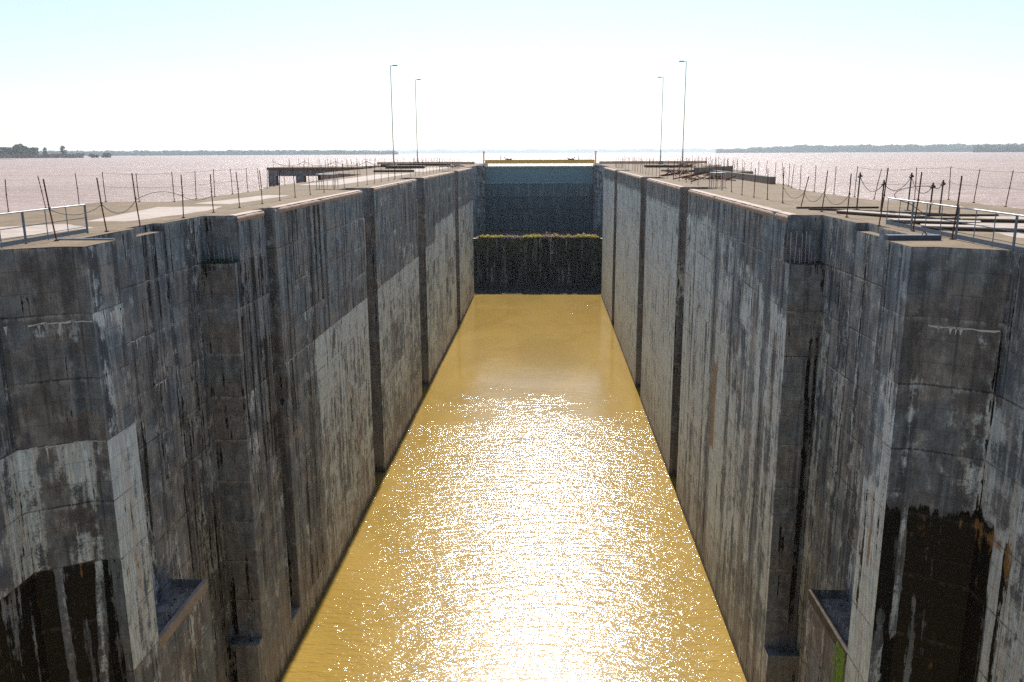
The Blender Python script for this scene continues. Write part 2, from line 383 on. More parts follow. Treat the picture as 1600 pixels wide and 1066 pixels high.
            B = np.where(black, .36*np.exp(-(16.25-Z)/.5)+.12*np.exp(-((X-12.2)/.25)**2)+.08, B)
    elif kind == 'bay':                                      # set-back faces at the very edge of the view
        W += .22; K += .16
        lim = 18.27 if side < 0 else 20.3
        W = np.where(Z < lim, .62, W)
        K = np.where(Z < 14.13, .86 if side < 0 else .30, K); B = np.where(Z < 14.13, .2, B)
        if side > 0:
            lo = Z < 16.25; bl = lo&(Y > 22.95-.02*(16-Z)); W = np.where(lo, .75, W); W = np.where(bl, .05, W); K = np.where(bl, .95, K)
            K = np.where(lo&(~bl), .05+.85*np.exp(-((Y-22.3)/.14)**2)+.5*np.exp(-((Y-20.9)/.1)**2), K); W = np.where(lo, W+.3*np.exp(-((Y-22.65)/.2)**2), W)
            B = np.where(lo, .1+.35*np.exp(-((Y-22.2)/.08)**2)*(Z > 15.2)+.5*np.exp(-(16.25-Z)/.5), B)
        A[:] = .15
    elif kind == 'sill_block':
        W += .3; A[:] = .7; K += .12
        if side > 0: A[:] = 1; W -= .1
    elif kind == 'sill':
        K += .72+.1*h1; A[:] = .4; W += .05
    elif kind == 'far':
        W += .35+.2*h1; K += .2; A[:] = .1
    return np.stack([np.clip(W,0,1.2), np.clip(K,0,1.2), np.clip(B,0,1), np.clip(A,0,1)], -1)

def zrows(z0, z1):
    r = [z1]; k = 0
    while True:
        zz = D-LIFT/4*k; k += 1
        if zz >= z1-1e-4: continue
        if zz <= z0+1e-4: break
        r.append(zz)
    return np.array(r+[z0])[::-1]
class Wall:
    """vertical gridded faces with a per-corner stain attribute, gathered into one mesh"""
    def __init__(s, side): s.side = side; s.v = []; s.f = []; s.c = []; s.n = 0
    def seg(s, p0, p1, z0, z1, kind, du=.5):
        p0 = np.array(p0, float); p1 = np.array(p1, float); L = np.linalg.norm(p1-p0)
        nu = max(2, int(math.ceil(L/du))); zs = zrows(z0, z1); nz = len(zs)
        if abs(p0[0]-p1[0]) < 1e-6:                          # align columns with the 0.5 m grid in Y
            lo, hi = sorted((p0[1], p1[1])); ys = [lo]+[q for q in np.arange(math.ceil(lo/du)*du, hi, du) if q > lo+.05 and q < hi-.05]+[hi]
            if p1[1] < p0[1]: ys = ys[::-1]
            us = (np.array(ys)-p0[1])/(p1[1]-p0[1]); nu = len(us)-1
        else: us = np.linspace(0, 1, nu+1)
        P = p0[None]+(p1-p0)[None]*us[:, None]
        X, Zg = np.meshgrid(P[:, 0], zs, indexing='ij'); Yg, _ = np.meshgrid(P[:, 1], zs, indexing='ij')
        s.v.append(np.stack([X, Yg, Zg], -1).reshape(-1, 3))
        i, j = np.meshgrid(np.arange(nu), np.arange(nz-1), indexing='ij'); i = i.ravel(); j = j.ravel()
        q = np.stack([i*nz+j, (i+1)*nz+j, (i+1)*nz+j+1, i*nz+j+1], -1)
        vv = s.v[-1][q]; cen = vv.mean(1, keepdims=True); vi = cen+(vv-cen)*.96
        s.c.append(paint(s.side, kind, vi[..., 0], vi[..., 1], vi[..., 2]).reshape(-1, 4))
        s.f.append(q+s.n); s.n += len(s.v[-1]); return s
    def flat(s, pts, kind='slot', z=None):
        v = np.array(pts, float); s.v.append(v); s.f.append(np.arange(len(v))[None]+s.n)
        s.c.append(paint(s.side, kind, v[:, 0], v[:, 1], v[:, 2])); s.n += len(v); return s
    def build(s, name, parent, mat=CONC):
        V = np.concatenate(s.v); faces = [tuple(int(a) for a in r) for f in s.f for r in f]
        off = np.array(parent.location) if parent is not None else np.zeros(3)
        me = bpy.data.meshes.new(name); me.from_pydata((V-off).tolist(), [], faces); me.update()
        at = me.color_attributes.new('stain', 'FLOAT_COLOR', 'CORNER'); at.data.foreach_set('color', np.concatenate(s.c).astype(np.float32).ravel())
        me.materials.append(mat); o = bpy.data.objects.new(name, me); COL.objects.link(o)
        if parent is not None: o.parent = parent
        return o

def mx(side, x): return x if side < 0 else 2*XC-x            # x is given for the left wall
def build_wall(side):
    nm = 'left' if side < 0 else 'right'
    root = empty('lock_wall', (mx(side, -15.5), 40, 0),
        {'left': 'tall dark streaked concrete lock wall on the left of the brown water', 'right': 'tall lock wall with pale blue lime stains on the right of the brown water'}[nm], 'lock wall', 'two side walls of the lock chamber')
    X = lambda x: mx(side, x)
    slots = [(41.4, 43.0, .65)] if side < 0 else []
    slots += [(64.3, 68.4, 2.2), (91.1, 96.7, 2.2), (129.0, 134.2, 2.2)]
    w = Wall(side); edge = []                                # edge = plan outline of the deck lip, near to far
    zb = -3
    def run(pts, kind, z1=D, du=.5):
        for a, b in zip(pts[:-1], pts[1:]): w.seg((X(a[0]), a[1]), (X(b[0]), b[1]), zb, z1, kind, du)
    run([(-16.35, -6), (-16.35, 18)], 'bay'); run([(-16.35, 18), (-16.35, 23.95)], 'bay', du=.12)
    run([(-16.35, 23.95), (-14.7, 24.9), (-14, 24.9)], 'nibface', du=.12)
    run([(-14, 24.9), (-14, 26.8)], 'nibside', du=.12)
    run([(-14, 26.8), (-15.5, 26.8)], 'slot')
    run([(-15.5, 26.8), (-15.5, 31.2)], 'recess'); run([(-15.5, 31.2), (-15.5, 33.5)], 'recess', D-.31); run([(-15.5, 33.5), (-15.5, 37.65)], 'recess')
    # shallow notch in the deck lip
    n0 = D-.31
    w.seg((X(-15.9), 31.2), (X(-15.9), 33.5), n0, D, 'recess'); w.seg((X(-15.5), 31.2), (X(-15.9), 31.2), n0, D, 'recess'); w.seg((X(-15.9), 33.5), (X(-15.5), 33.5), n0, D, 'slot')
    run([(-15.5, 37.65), (-14, 37.65)], 'slot')
    edge += [(-16.35, -6), (-16.35, 23.95), (-14.7, 24.9), (-14, 24.9), (-14, 26.8), (-15.5, 26.8), (-15.5, 31.2), (-15.9, 31.2), (-15.9, 33.5), (-15.5, 33.5), (-15.5, 37.65), (-14, 37.65)]
    y = 37.65; cop = []
    for a, b, dep in slots:
        run([(-14, y), (-14, a)], 'chamber'); run([(-14, a), (-14-dep, a)], 'slot'); run([(-14-dep, a), (-14-dep, b)], 'slot'); run([(-14-dep, b), (-14, b)], 'slot')
        edge += [(-14, a), (-14-dep, a), (-14-dep, b), (-14, b)]; cop.append((y, a)); y = b
    run([(-14, y), (-14, 160.5)], 'chamber'); cop.append((y, 160.5))
    run([(-14, 160.5), (-15.5, 160.5)], 'far'); run([(-15.5, 160.5), (-15.5, 190.5)], 'far'); run([(-15.5, 190.5), (-13.9, 190.5)], 'far')
    run([(-13.9, 190.5), (-13.9, 197)], 'far'); run([(-13.9, 197), (-16, 197)], 'far'); run([(-16, 197), (-16, 232)], 'far')
    edge += [(-14, 160.5), (-15.5, 160.5), (-15.5, 190.5), (-13.9, 190.5), (-13.9, 197), (-16, 197), (-16, 232)]
    w.build('wall_face', root)
    # lower ledges
    lw = Wall(side)
    if side < 0:                                             # the mooring slot stops short of the water
        lw.seg((-14, 41.4), (-14, 43), zb, 1.9, 'chamber')
        lw.flat([(-14, 41.4, 1.9), (-14, 43, 1.9), (-14.65, 43, 1.9), (-14.65, 41.4, 1.9)])
        lw.build('slot_ledge', root)
    # gate sill block with a lip and bar stubs
    sb = Wall(side); zt = D-7*LIFT
    sb.seg((X(-14), 26.8), (X(-14), 31.2), zb, zt, 'sill_block', .25); sb.seg((X(-14), 31.2), (X(-15.5), 31.2), zb, zt, 'sill_block')
    sb.flat([(X(-14.18), 26.8, zt-.35), (X(-14.18), 31.2, zt-.35), (X(-15.5), 31.2, zt-.35), (X(-15.5), 26.8, zt-.35)])
    o = sb.build('sill_block', root)
    lip = MB(); xs = sorted((X(-13.985), X(-14.18))); lip.box(xs[0], xs[1], 26.81, 31.22, zt-.4, zt+.02, .03)
    lip.build('lip', PALE if side < 0 else TIMB, root)
    rb = MB()
    for i in range(9): rb.tube([(X(-14.3), 27.1+i*.36, zt-.4), (X(-14.32+.03*math.sin(i*5)), 27.1+i*.36+.04*math.cos(i*3), zt+.28+.08*math.sin(i*7))], .014, 5)
    rb.build('reinforcing_bars', REBAR, root)
    # pillar and its plinth
    p = Wall(side); pz = D-LIFT
    p.seg((X(-15.5), 36.85), (X(-14), 36.85), 3.78, pz, 'pillar', .12); p.seg((X(-14), 36.85), (X(-14), 37.65), 3.78, pz, 'chamber', .2)
    p.flat([(X(-15.5), 36.85, pz), (X(-14), 36.85, pz), (X(-14), 37.65, pz), (X(-15.5), 37.65, pz)], 'pillar')
    p.seg((X(-15.5), 36.15), (X(-14), 36.15), zb, 3.78, 'pillar', .2); p.seg((X(-14), 36.15), (X(-14), 37.65), zb, 3.78, 'chamber', .2)
    p.flat([(X(-15.5), 36.15, 3.78), (X(-14), 36.15, 3.78), (X(-14), 36.86, 3.78), (X(-15.5), 36.86, 3.78)], 'pillar')
    p.build('pillar', root)
    rb = MB(); rnd = random.Random(5+side)
    hs = (1.35, 1.4, .7, 1.3, 1.4, 1.2, .5, .3) if side > 0 else (.75, .75, .6, .8, .75, .7, .85)
    for i, hh in enumerate(hs):
        xx = -14.12-i*1.2/len(hs); yy = 37.0+.45*rnd.random()
        rb.tube([(X(xx), yy, pz-.05), (X(xx+rnd.uniform(-.06,.06)), yy-.02, pz+hh)], .016, 5)
    rb.build('reinforcing_bars', REBAR if side > 0 else GALV, root)
    wd = MB()
    for i in range(260):
        a = rnd.uniform(-15.4,-14.1); b = rnd.uniform(36.9,37.6); hh = rnd.uniform(.05,.22); t = rnd.uniform(0,6.3)
        dx, dy = .05*math.cos(t), .05*math.sin(t)
        wd.add([(X(a)-dx, b-dy, pz), (X(a)+dx, b+dy, pz), (X(a)+dy*2, b+dx*2, pz+hh)], [(0,1,2)])
    if side < 0: wd.build('weeds', LEAF, root)
    # rounded coping along each chamber stretch
    for a, b in cop:
        c = MB(); r = .17; pr = [(0.0, D-.30)]+[( -r+ (r+.05)*math.cos(t), D-r+.025+ r*math.sin(t)) for t in np.linspace(0, math.pi*.5, 6)]+[(-.40, D+.022), (-.40, D-.02)]
        n = max(2, int((b-a)/.45)); ys = np.linspace(a+.04, b-.04, n+1); vs = []; fs = []
        m = len(pr); rng = random.Random(int(a*10)+side)
        for yy in ys:
            j = rng.uniform(-.012, .012)-(.05 if rng.random() < .05 else 0)
            for (px_, pz_) in pr: vs.append((X(-14+px_+j), yy, pz_+j*.6))
        for i in range(n):
            for q in range(m-1): fs.append((i*m+q, i*m+q+1, (i+1)*m+q+1, (i+1)*m+q))
        fs.append(tuple(range(m))); fs.append(tuple(n*m+q for q in range(m-1,-1,-1)))
        c.add(vs, fs); c.build('coping', COPE, root, smooth=False)
    # steel guards on the near edge of each wide slot
    for a, b, dep in slots:
        if dep < 1: continue
        g = MB(); xs = sorted((X(-13.96), X(-14.06)))
        g.box(xs[0], xs[1], a-.16, a+.01, 18.6 if side < 0 else 17.2, 22.3)
        g.build('corner_guard', REBAR, root)
    return root, edge
rootL, edgeL = build_wall(-1); rootR, edgeR = build_wall(1)

LIME = mat_simple('lime_crust', (.62,.60,.57), (.75,.73,.70), 9, rough=.9, c3=(.40,.36,.32))
def crust(p0, p1, z, th, drips, root, seed, gap=.25, wob=.05, dmax=.8, nrm=(1,0)):
    """lime bled out of a pour joint: a jagged raised ribbon with hanging drips"""
    rg = random.Random(seed); p0 = Vector((*p0, 0)); p1 = Vector((*p1, 0)); L = (p1-p0).length; n = max(4, int(L/.14)); m = MB(); off = Vector((nrm[0], nrm[1], 0))*.006
    w_ = 0; on = True; prev = None
    for i in range(n+1):
        p = p0.lerp(p1, i/n)+off; w_ = w_*.85+rg.uniform(-wob, wob)*.6; t = th*rg.uniform(.15, 1.2)
        if rg.random() < gap*.3: on = not on
        cur = (p, z+w_, t)
        if prev and on:
            (a, za, ta), (b, zb_, tb) = prev, cur; m.add([(a.x,a.y,za-ta),(b.x,b.y,zb_-tb),(b.x,b.y,zb_+tb*.4),(a.x,a.y,za+ta*.4)], [(0,1,2,3)])
        prev = cur
    for i in range(drips):
        u = rg.random(); p = p0.lerp(p1, u)+off; d = (p1-p0).normalized(); wd = rg.uniform(.02, .09); l = rg.uniform(.15, dmax)
        q = [(-wd, 0), (wd, 0), (wd*.6, -l*.3), (wd*.25, -l*.7), (0, -l), (-wd*.3, -l*.6), (-wd*.5, -l*.2)]
        m.add([tuple(p+d*a+Vector((0,0,z+b+.02))) for a, b in q], [tuple(range(7))])
    m.build('lime_crust', LIME, root)
Z_ = lambda k: D-LIFT*k
crust((-14.02,24.893), (-14.7,24.893), 22.2, .035, 0, rootL, 1, .2, nrm=(0,-1)); crust((-14.7,24.895), (-16.35,23.945), 22.15, .045, 6, rootL, 2, .1, dmax=.35, nrm=(.5,-.85))
crust((-14,24.95), (-14,26.7), 22.25, .05, 8, rootL, 3, .3, .09, .7)
crust((-14,24.92), (-14,26.8), Z_(3), .03, 0, rootL, 4, .05, .01); crust((-14,24.92), (-14,26.8), Z_(5), .025, 3, rootL, 5, .05, .01, .5)
crust((-14.05,24.895), (-14.7,24.895), Z_(3), .025, 0, rootL, 6, .1, .01, nrm=(0,-1)); crust((-14.7,24.895), (-16.35,23.945), Z_(3), .03, 5, rootL, 7, .1, .02, .5, nrm=(.5,-.85))
crust((-14,43.2), (-14,49.3), Z_(4), .04, 9, rootL, 8, .2, .02, 1.8); crust((-14,49.3), (-14,64.2), Z_(4), .05, 16, rootL, 9, .1, .02, 1.6)
crust((-14,60.5), (-14,64.2), Z_(1), .05, 7, rootL, 10, .1, .02, 1.8); crust((-14,61.8), (-14,64.2), Z_(3), .05, 6, rootL, 11, .1, .02, 2.0)
crust((-14,44), (-14,64.2), Z_(7), .03, 8, rootL, 12, .5, .02, 1.2); crust((-14,68.5), (-14,91), Z_(4), .06, 24, rootL, 13, .1, .02, 2.0)
crust((-14,97), (-14,106), Z_(4), .07, 9, rootL, 14, .1, .02, 2.2); crust((-14,106), (-14,129), Z_(3), .08, 18, rootL, 15, .1, .02, 2.6); crust((-14,134.5), (-14,160), Z_(3), .08, 14, rootL, 16, .2, .02, 2.2)
crust((-15.49,27), (-15.49,31), Z_(2), .03, 3, rootL, 17, .5, .03, .5); crust((-15.49,31.5), (-15.49,36.5), Z_(3), .035, 10, rootL, 18, .4, .03, .6); crust((-15.49,31.5), (-15.49,36.5), Z_(1), .02, 0, rootL, 19, .6, .03)
crust((10.62,45), (10.62,64), Z_(4), .04, 10, rootR, 20, .3, .02, 1.0, nrm=(-1,0)); crust((10.62,38), (10.62,64), Z_(5), .025, 5, rootR, 21, .6, .02, 1.0, nrm=(-1,0)); crust((10.62,38), (10.62,64), Z_(1)-.0, .02, 0, rootR, 22, .7, .02, nrm=(-1,0))
crust((11.35,24.893), (12.95,23.95), 22.15, .05, 4, rootR, 29, .04, .05, .3, nrm=(-.6,-.8)); crust((10.62,24.95), (10.62,26.7), Z_(4), .03, 5, rootR, 24, .2, .03, .8, nrm=(-1,0))
crust((12.12,33), (12.12,36.8), Z_(3), .03, 4, rootR, 25, .3, .05, .4, nrm=(-1,0)); crust((10.62,68.5), (10.62,91), Z_(4), .04, 12, rootR, 26, .3, .02, 1.4, nrm=(-1,0))
mo = MB(); rg = random.Random(2)
for i in range(2200):
    y_ = 26.95+abs(rg.gauss(0, .42)); zz = 9.9-rg.random()*9; a = rg.uniform(.02, .07)
    mo.add([(10.618, y_-a, zz), (10.612, y_+a, zz+.02), (10.60, y_, zz-a*3)], [(0,1,2)])
mo.build('moss_film', MOSS, rootR)

# ---------------------------------------------------------------- decks, lake bed side walls
OUT = [(-26.1, -6), (-26.1, 49.0), (-21.9, 49.0), (-21.9, 64), (-23.6, 72), (-24.3, 112), (-33, 124), (-33, 166), (-40, 182), (-40, 232)]
def deck(side, edge):
    pts = [(mx(side, a), b) for a, b in edge]+[(mx(side, a), b) for a, b in OUT[::-1]]
    vs = [(a, b, D) for a, b in pts]; m = MB()
    tris = tessellate_polygon([[Vector(v) for v in vs]])
    m.add(vs, tris)
    n0 = mx(side, -15.5); n1 = mx(side, -15.9)
    m.add([(n0,31.2,D-.31),(n0,33.5,D-.31),(n1,33.5,D-.31),(n1,31.2,D-.31)], [(0,1,2,3)])
    o = m.build('deck', DECK); tag(o, kind='structure')
    b = MB(); q = [(mx(side, a), y) for a, y in OUT]+[(mx(side, -16), 232)]
    for p0, p1 in zip(q[:-1], q[1:]): b.add([(*p0, 8), (*p1, 8), (*p1, D), (*p0, D)], [(0,1,2,3)])
    o2 = b.build('outer_wall_face', mat_outer, rootL if side < 0 else rootR)
mat_outer = mat_simple('outer_concrete', (.16,.14,.12), (.22,.19,.16), 1, rough=.9)
deck(-1, edgeL); deck(1, edgeR)

# ---------------------------------------------------------------- sill wall, floor, gate, beam
GY = 192.6; SY = 173.7; SZ = 9.9
sr = empty('sill_wall', (XC, SY, 0), 'black wet cross wall at the far end of the brown water', 'sill wall')
sw = Wall(0); sw.seg((-15.5, SY), (12.13, SY), -3, SZ, 'sill', .5); sw.build('wall_face', sr)
f = MB(); f.add([(-15.5,SY,SZ),(12.13,SY,SZ),(12.13,GY+4,SZ),(-15.5,GY+4,SZ)], [(0,1,2,3)]); f.build('sill_top', mat_simple('wet_floor', (.10,.085,.07), (.15,.13,.11), 1, rough=.6), sr)
ft = MB(); ft.box(XL-1.4, XR+1.4, 163.2, SY-.003, -3, .12); ft.build('shadow_footing', mat_simple('shaded_apron', (.028,.034,.044), (.045,.052,.062), .5, rough=.45), sr)  # dark slab cut to the sill wall's shadow, its shade put into the colour
mo = MB(); rg = random.Random(6)
for i in range(1600):
    x_ = rg.choice((-13.5, 10.4, -6.5))+rg.gauss(0, 1.3); zz = SZ-abs(rg.gauss(0, 1.5))-.1; a = rg.uniform(.04,.14)
    if -15 < x_ < 12: mo.add([(x_-a, SY-.01, zz), (x_+a, SY-.012, zz), (x_, SY-.02, zz-a*3)], [(0,2,1)])
mo.build('moss_film', LEAF, sr)
rnd = random.Random(3)
def litter(m, x, y, z, r, n, h=.3):
    for i in range(n):
        a = rnd.uniform(0, 6.28); q = r*math.sqrt(rnd.random()); X0 = x+q*math.cos(a); Y0 = y+q*.5*math.sin(a)
        t = rnd.uniform(0, 6.28); l = rnd.uniform(.12, .4); zz = z+rnd.uniform(0, h)*(1-q/r)
        dx, dy, dz = l*math.cos(t), l*math.sin(t), rnd.uniform(-.1, .35)*l*2
        m.add([(X0-dx, Y0-dy, zz), (X0+dy*.35, Y0-dx*.35, zz+.05), (X0+dx, Y0+dy, zz+abs(dz)+.05)], [(0,1,2)])
m = MB(); xx = -14.0
while xx < 10.7:
    hgt = .25+.35*max(0, math.sin(xx*.55+1)*math.sin(xx*.23+2.0))+rnd.random()*.12
    litter(m, xx, SY+.75, SZ, .8, 90, hgt*2.2); xx += .35
tag(m.build('drift_litter', DRIFT), 'dry reed litter heaped along the top of the black cross wall', 'debris', kind='stuff')
m = MB()
for xx, rr in ((-12.2,.7),(-10.8,.8),(-9.4,.5),(-4.3,.6),(-3.1,.9),(-2.4,.9),(-1.5,.7),(2.2,.5),(4.5,.6),(6.6,.8),(7.8,.9),(9.0,1.0),(10.0,.8),(8.4,.8),(-13.3,.6)):
    litter(m, xx, SY+.45, SZ+.1, rr*1.2, 170, .8+.25*(abs(xx+2.6) < 1.4))
tag(m.build('weeds', YPLANT), 'yellow green weeds growing on top of the black cross wall', 'weeds', kind='stuff')

g = empty('lock_gate', (XC, GY, SZ), 'tall blue grey steel lock gate closing the far end of the chamber', 'lock gate')
levels = [24.3, 20.5, 17.5, 14.7, 12.4, SZ]
for i, (a, b) in enumerate(zip(levels[:-1], levels[1:])):
    m = MB(); m.box(-13.9, 10.6, GY+.02*i, GY+1.2, b+.06, a-.02); m.build('gate_panel', GATE, g)
    l = MB(); l.box(-13.88, 10.58, GY-.10, GY-.003, a-.09, a-.005) if i else l.box(-13.88, 10.58, GY-.05, GY-.003, a-.62, a-.56)
    l.build('gate_ledge', BLUE, g)
for xx in (-13.95, 10.55):
    m = MB(); m.box(xx-.06, xx+.12, GY-.35, GY-.11, SZ, 24.4); m.build('guide_rail', STEEL, g)

yb = empty('gate_lifting_beam', (XC, GY-1, 25.0), 'long orange yellow lifting beam laid across the top of the far gate', 'lifting beam')
m = MB(); m.box(-13.8, 10.6, GY-1.5, GY-.5, 24.95, 25.6); m.box(-13.8, 10.6, GY-1.6, GY-.4, 25.6, 25.68); m.box(-13.8, 10.6, GY-1.6, GY-.4, 24.87, 24.95)
m.build('beam', YEL, yb)
for xx in (-14.1, 10.85):
    m = MB(); m.box(xx-.14, xx+.14, GY-1.15, GY-.85, D, 27.35); m.box(xx-.28, xx+.28, GY-1.2, GY-.8, 27.35, 27.5); m.build('end_post', YEL, yb)
    s_ = 1 if xx < 0 else -1
    m = MB(); m.tube([(xx+.1*s_, GY-1, 27.2), (xx+1.6*s_, GY-1, 25.7)], .03, 5); m.build('stay', RUST, yb)
for xx in (-10.3, 7.1):
    m = MB(); m.box(xx-.06, xx+.06, GY-1.1, GY-.95, 25.3, 26.7); m.build('pin', RUST, yb)
for xx, s_ in ((-8.6, 1), (5.4, -1)):
    m = MB(); m.tube([(xx-.9*s_, GY-1, 26.2), (xx, GY-1, 25.8), (xx+1.0*s_, GY-1, 25.95)], .08, 6); m.box(xx-.7, xx+.7, GY-1.3, GY-.7, 25.68, 25.85)
    m.build('lifting_hook', RUST, yb)

# ---------------------------------------------------------------- water
m = MB(); m.add([(-17,-30,0),(14,-30,0),(14,SY,0),(-17,SY,0)], [(0,1,2,3)])
o = m.build('chamber_water', mat_chamber_water()); tag(o, kind='structure')
m = MB(); Bf = 60000
for a in ((-Bf,-400,-17.5,Bf), (14.1,-400,Bf,Bf), (-17.5,197,14.1,Bf)):
    x0, y0, x1, y1 = a; m.add([(x0,y0,LAKE),(x1,y0,LAKE),(x1,y1,LAKE),(x0,y1,LAKE)], [(0,1,2,3)])
# the sheet is carried only outside the lock: nothing reaches into the chamber
o = m.build('lake', mat_lake()); tag(o, kind='structure')
m = MB(); m.box(-17.3, 13.9, GY+4, GY+5, 5, 20.45); m.build('apron', CONC, sr)

# ---------------------------------------------------------------- fence posts
ORD = ['first','second','third','fourth','fifth','sixth','seventh','eighth','ninth','tenth','eleventh','twelfth','thirteenth','fourteenth','fifteenth','sixteenth','seventeenth','eighteenth','nineteenth']
TENS = {20:'twent',30:'thirt',40:'fort',50:'fift',60:'sixt',70:'sevent'}
def ordinal(n):
    if n < 20: return ORD[n-1]
    t, u = n//10*10, n % 10
    return TENS[t]+'ieth' if u == 0 else TENS[t]+'y-'+ORD[u-1]
def post_mesh(name, h, r, mat, lx, ly, seed):
    m = MB(); rn = random.Random(seed); b = rn.uniform(-.02, .02)
    m.tube([(0,0,-.03), (lx*h*.5+b, ly*h*.5, h*.5), (lx*h, ly*h, h)], r, 6)
    m.tube([(lx*h*.52+b,ly*h*.52,h*.52),(lx*h*.52+b+.01,ly*h*.52,h*.52+.05)], r*1.7, 6)      # wire eye
    m.box(-r*2.4, r*2.4, -r*2.4, r*2.4, -.02, .02)
    me = m.build(name, mat, None).data; return me
def mk_post(x, y, h, lx, ly, label, group, mat=RUST, r=.023):
    me = post_mesh('fence_post', h, r, mat, lx, ly, int(x*31+y*17)); o = bpy.data.objects[-1] if False else None
    o = [q for q in COL.objects if q.data is me][0] if False else LASTOBJ(me)
    o.location = (x, y, D+.02); tag(o, label, 'fence post', group); return o
def LASTOBJ(me):
    return COL.objects[len(COL.objects)-1] if COL.objects[len(COL.objects)-1].data is me else next(q for q in COL.objects if q.data is me)
rn = random.Random(11)
def row(pts, desc, group, hrange, mat=RUST, r=.023, lean=.03, special={}):
    tops = []
    for i, (x, y) in enumerate(pts):
        h = rn.uniform(*hrange); lx, ly = rn.gauss(0, lean), rn.gauss(0, lean)
        if i in special: lx, ly, h = special[i]
        if i in special: lab = 'leaning rusty post, %s from the near end of the %s' % (ordinal(i+1), desc)
        else: lab = 'thin rusty post, %s from the near end of the %s' % (ordinal(i+1), desc)
        mk_post(x, y, h, lx, ly, lab, group, mat, r); tops.append((x, y, h, lx, ly))
    return tops
def spaced(y0, y1, step, xf): 
    out = []; y = y0
    while y < y1: out.append((xf(y)+rn.uniform(-.06, .06), y)); y += step*rn.uniform(.92, 1.08)
    return out
L_in = [(-15.8,26.5),(-15.85,29.76),(-15.7,32.0),(-15.85,36.3),(-15.85,39.7),(-15.9,43.3),(-15.85,46.7),(-15.9,50.0),(-16,53.5),(-16,57),(-16,60.6),(-16.4,65.2),(-16.5,68.9)]
L_in += spaced(71.9, 158, 3.5, lambda y: -16.05-(.5 if 90 < y < 97.5 or 128 < y < 135 else 0))
L_out = [(-26,36.8),(-26,39.9),(-26,43),(-25.9,46),(-25.9,48.9),(-23.9,48.9),(-21.85,49),(-21.75,51.9),(-21.6,54.5),(-21.8,58.2),(-21.8,61.3),(-22.1,64.8)]
L_out += spaced(68.2, 112, 3.5, lambda y: np.interp(y, [64,72,112], [-21.8,-23.3,-24.1]))
R_in = [(12.75,27.0),(12.72,29.8),(12.35,31.9),(12.65,36.2),(12.68,39.6),(12.63,42.7),(12.77,46.5),(12.81,49.9),(12.68,52.6),(12.58,55.4),(12.79,59.5),(12.82,62.9),(13.1,66.6),(13.05,69.0)]
R_in += spaced(72.5, 158, 3.5, lambda y: 12.8+(.4 if 90 < y < 97.5 or 128 < y < 135 else 0))
R_out = [(22.9,39.6),(22.8,43.1),(22.9,46.5),(22.9,49.4),(21.0,49.4),(18.95,50),(18.75,52.6),(18.6,55.9)]
R_out += spaced(59.4, 120, 3.3, lambda y: np.interp(y, [64,72,112], [18.4,19.9,20.7]))
GRP = 'rusty posts of the broken fences along the lock decks'
tLi = row(L_in, 'left inner row', GRP, (1.7,1.9), special={0:(-.11,.02,1.95), 1:(-.08,0,1.9), 2:(-.06,0,2.0)})
tLo = row(L_out, 'left lakeside row', GRP, (1.55,1.75), REDP, .022, special={2:(-.13,0,1.65)})
tRi = row(R_in, 'right inner row', GRP, (1.7,1.9), special={0:(.05,0,1.95), 1:(.05,0,2.0), 2:(.07,0,2.1), 3:(.02,0,1.8), 4:(.07,0,1.85), 5:(.22,.1,1.5)})
tRo = row(R_out, 'right lakeside row', GRP, (1.7,1.9), REDP, .022, special={0:(.09,0,1.75), 1:(.09,0,1.75), 2:(.07,0,1.75), 4:(-.03,0,1.8), 5:(.16,0,1.7)})
# the widened upstream decks carry further rows
tL3 = row([(x, y) for x, y in [(-28+.0*i, 0) for i in range(0)]]+spaced(125, 166, 3.6, lambda y: -32.6), 'left far row', GRP, (1.6,1.8), r=.03)
tR3 = row(spaced(122, 170, 3.2, lambda y: 27.5), 'right far row', GRP, (1.6,1.8), r=.03)
tR4 = row(spaced(104, 150, 3.0, lambda y: 22.5), 'right middle row', GRP, (1.7,2.2), r=.03)
tL5 = row(spaced(168, 230, 5.0, lambda y: -26.0), 'left upstream row', GRP, (1.5,1.8), r=.035)
tR5 = row(spaced(162, 230, 5.0, lambda y: 20.0), 'right upstream row', GRP, (1.5,1.8), r=.035)
tJ = row([(-56.3+i*2.1, 185.6) for i in range(15)], 'jetty back row', GRP, (1.6,1.8), r=.035)
tJ2 = row([(-55.8+i*3.2, 172.8) for i in range(10)], 'jetty front row', GRP, (1.6,1.8), r=.035)
def cable(a, b, ha, hb, sag, label, r=.012, mat=CABLE):
    def tp(t, f): return Vector((t[0]+t[3]*t[2]*f, t[1]+t[4]*t[2]*f, D+.02+t[2]*f))
    p, q = tp(a, ha), tp(b, hb); pts = [p.lerp(q, i/12)-Vector((0,0,4*sag*(i/12)*(1-i/12))) for i in range(13)]
    m = MB(); m.tube(pts, r, 5); tag(m.build('cable', mat), label, 'cable', 'sagging cables of the deck fences')
for i in range(0, 3): cable(tLi[i], tLi[i+1], .5, .5, [.25,.4,-.25][i], 'slack dark cable strung from the %s to the %s post of the left inner row' % (ordinal(i+1), ordinal(i+2)))
cable(tLi[3], tLi[4], .5, .45, .2, 'slack dark cable strung from the fourth to the fifth post of the left inner row')
for i in range(3, 6): cable(tRi[i], tRi[i+1], .5, .45, .45, 'slack dark cable strung from the %s to the %s post of the right inner row' % (ordinal(i+1), ordinal(i+2)))
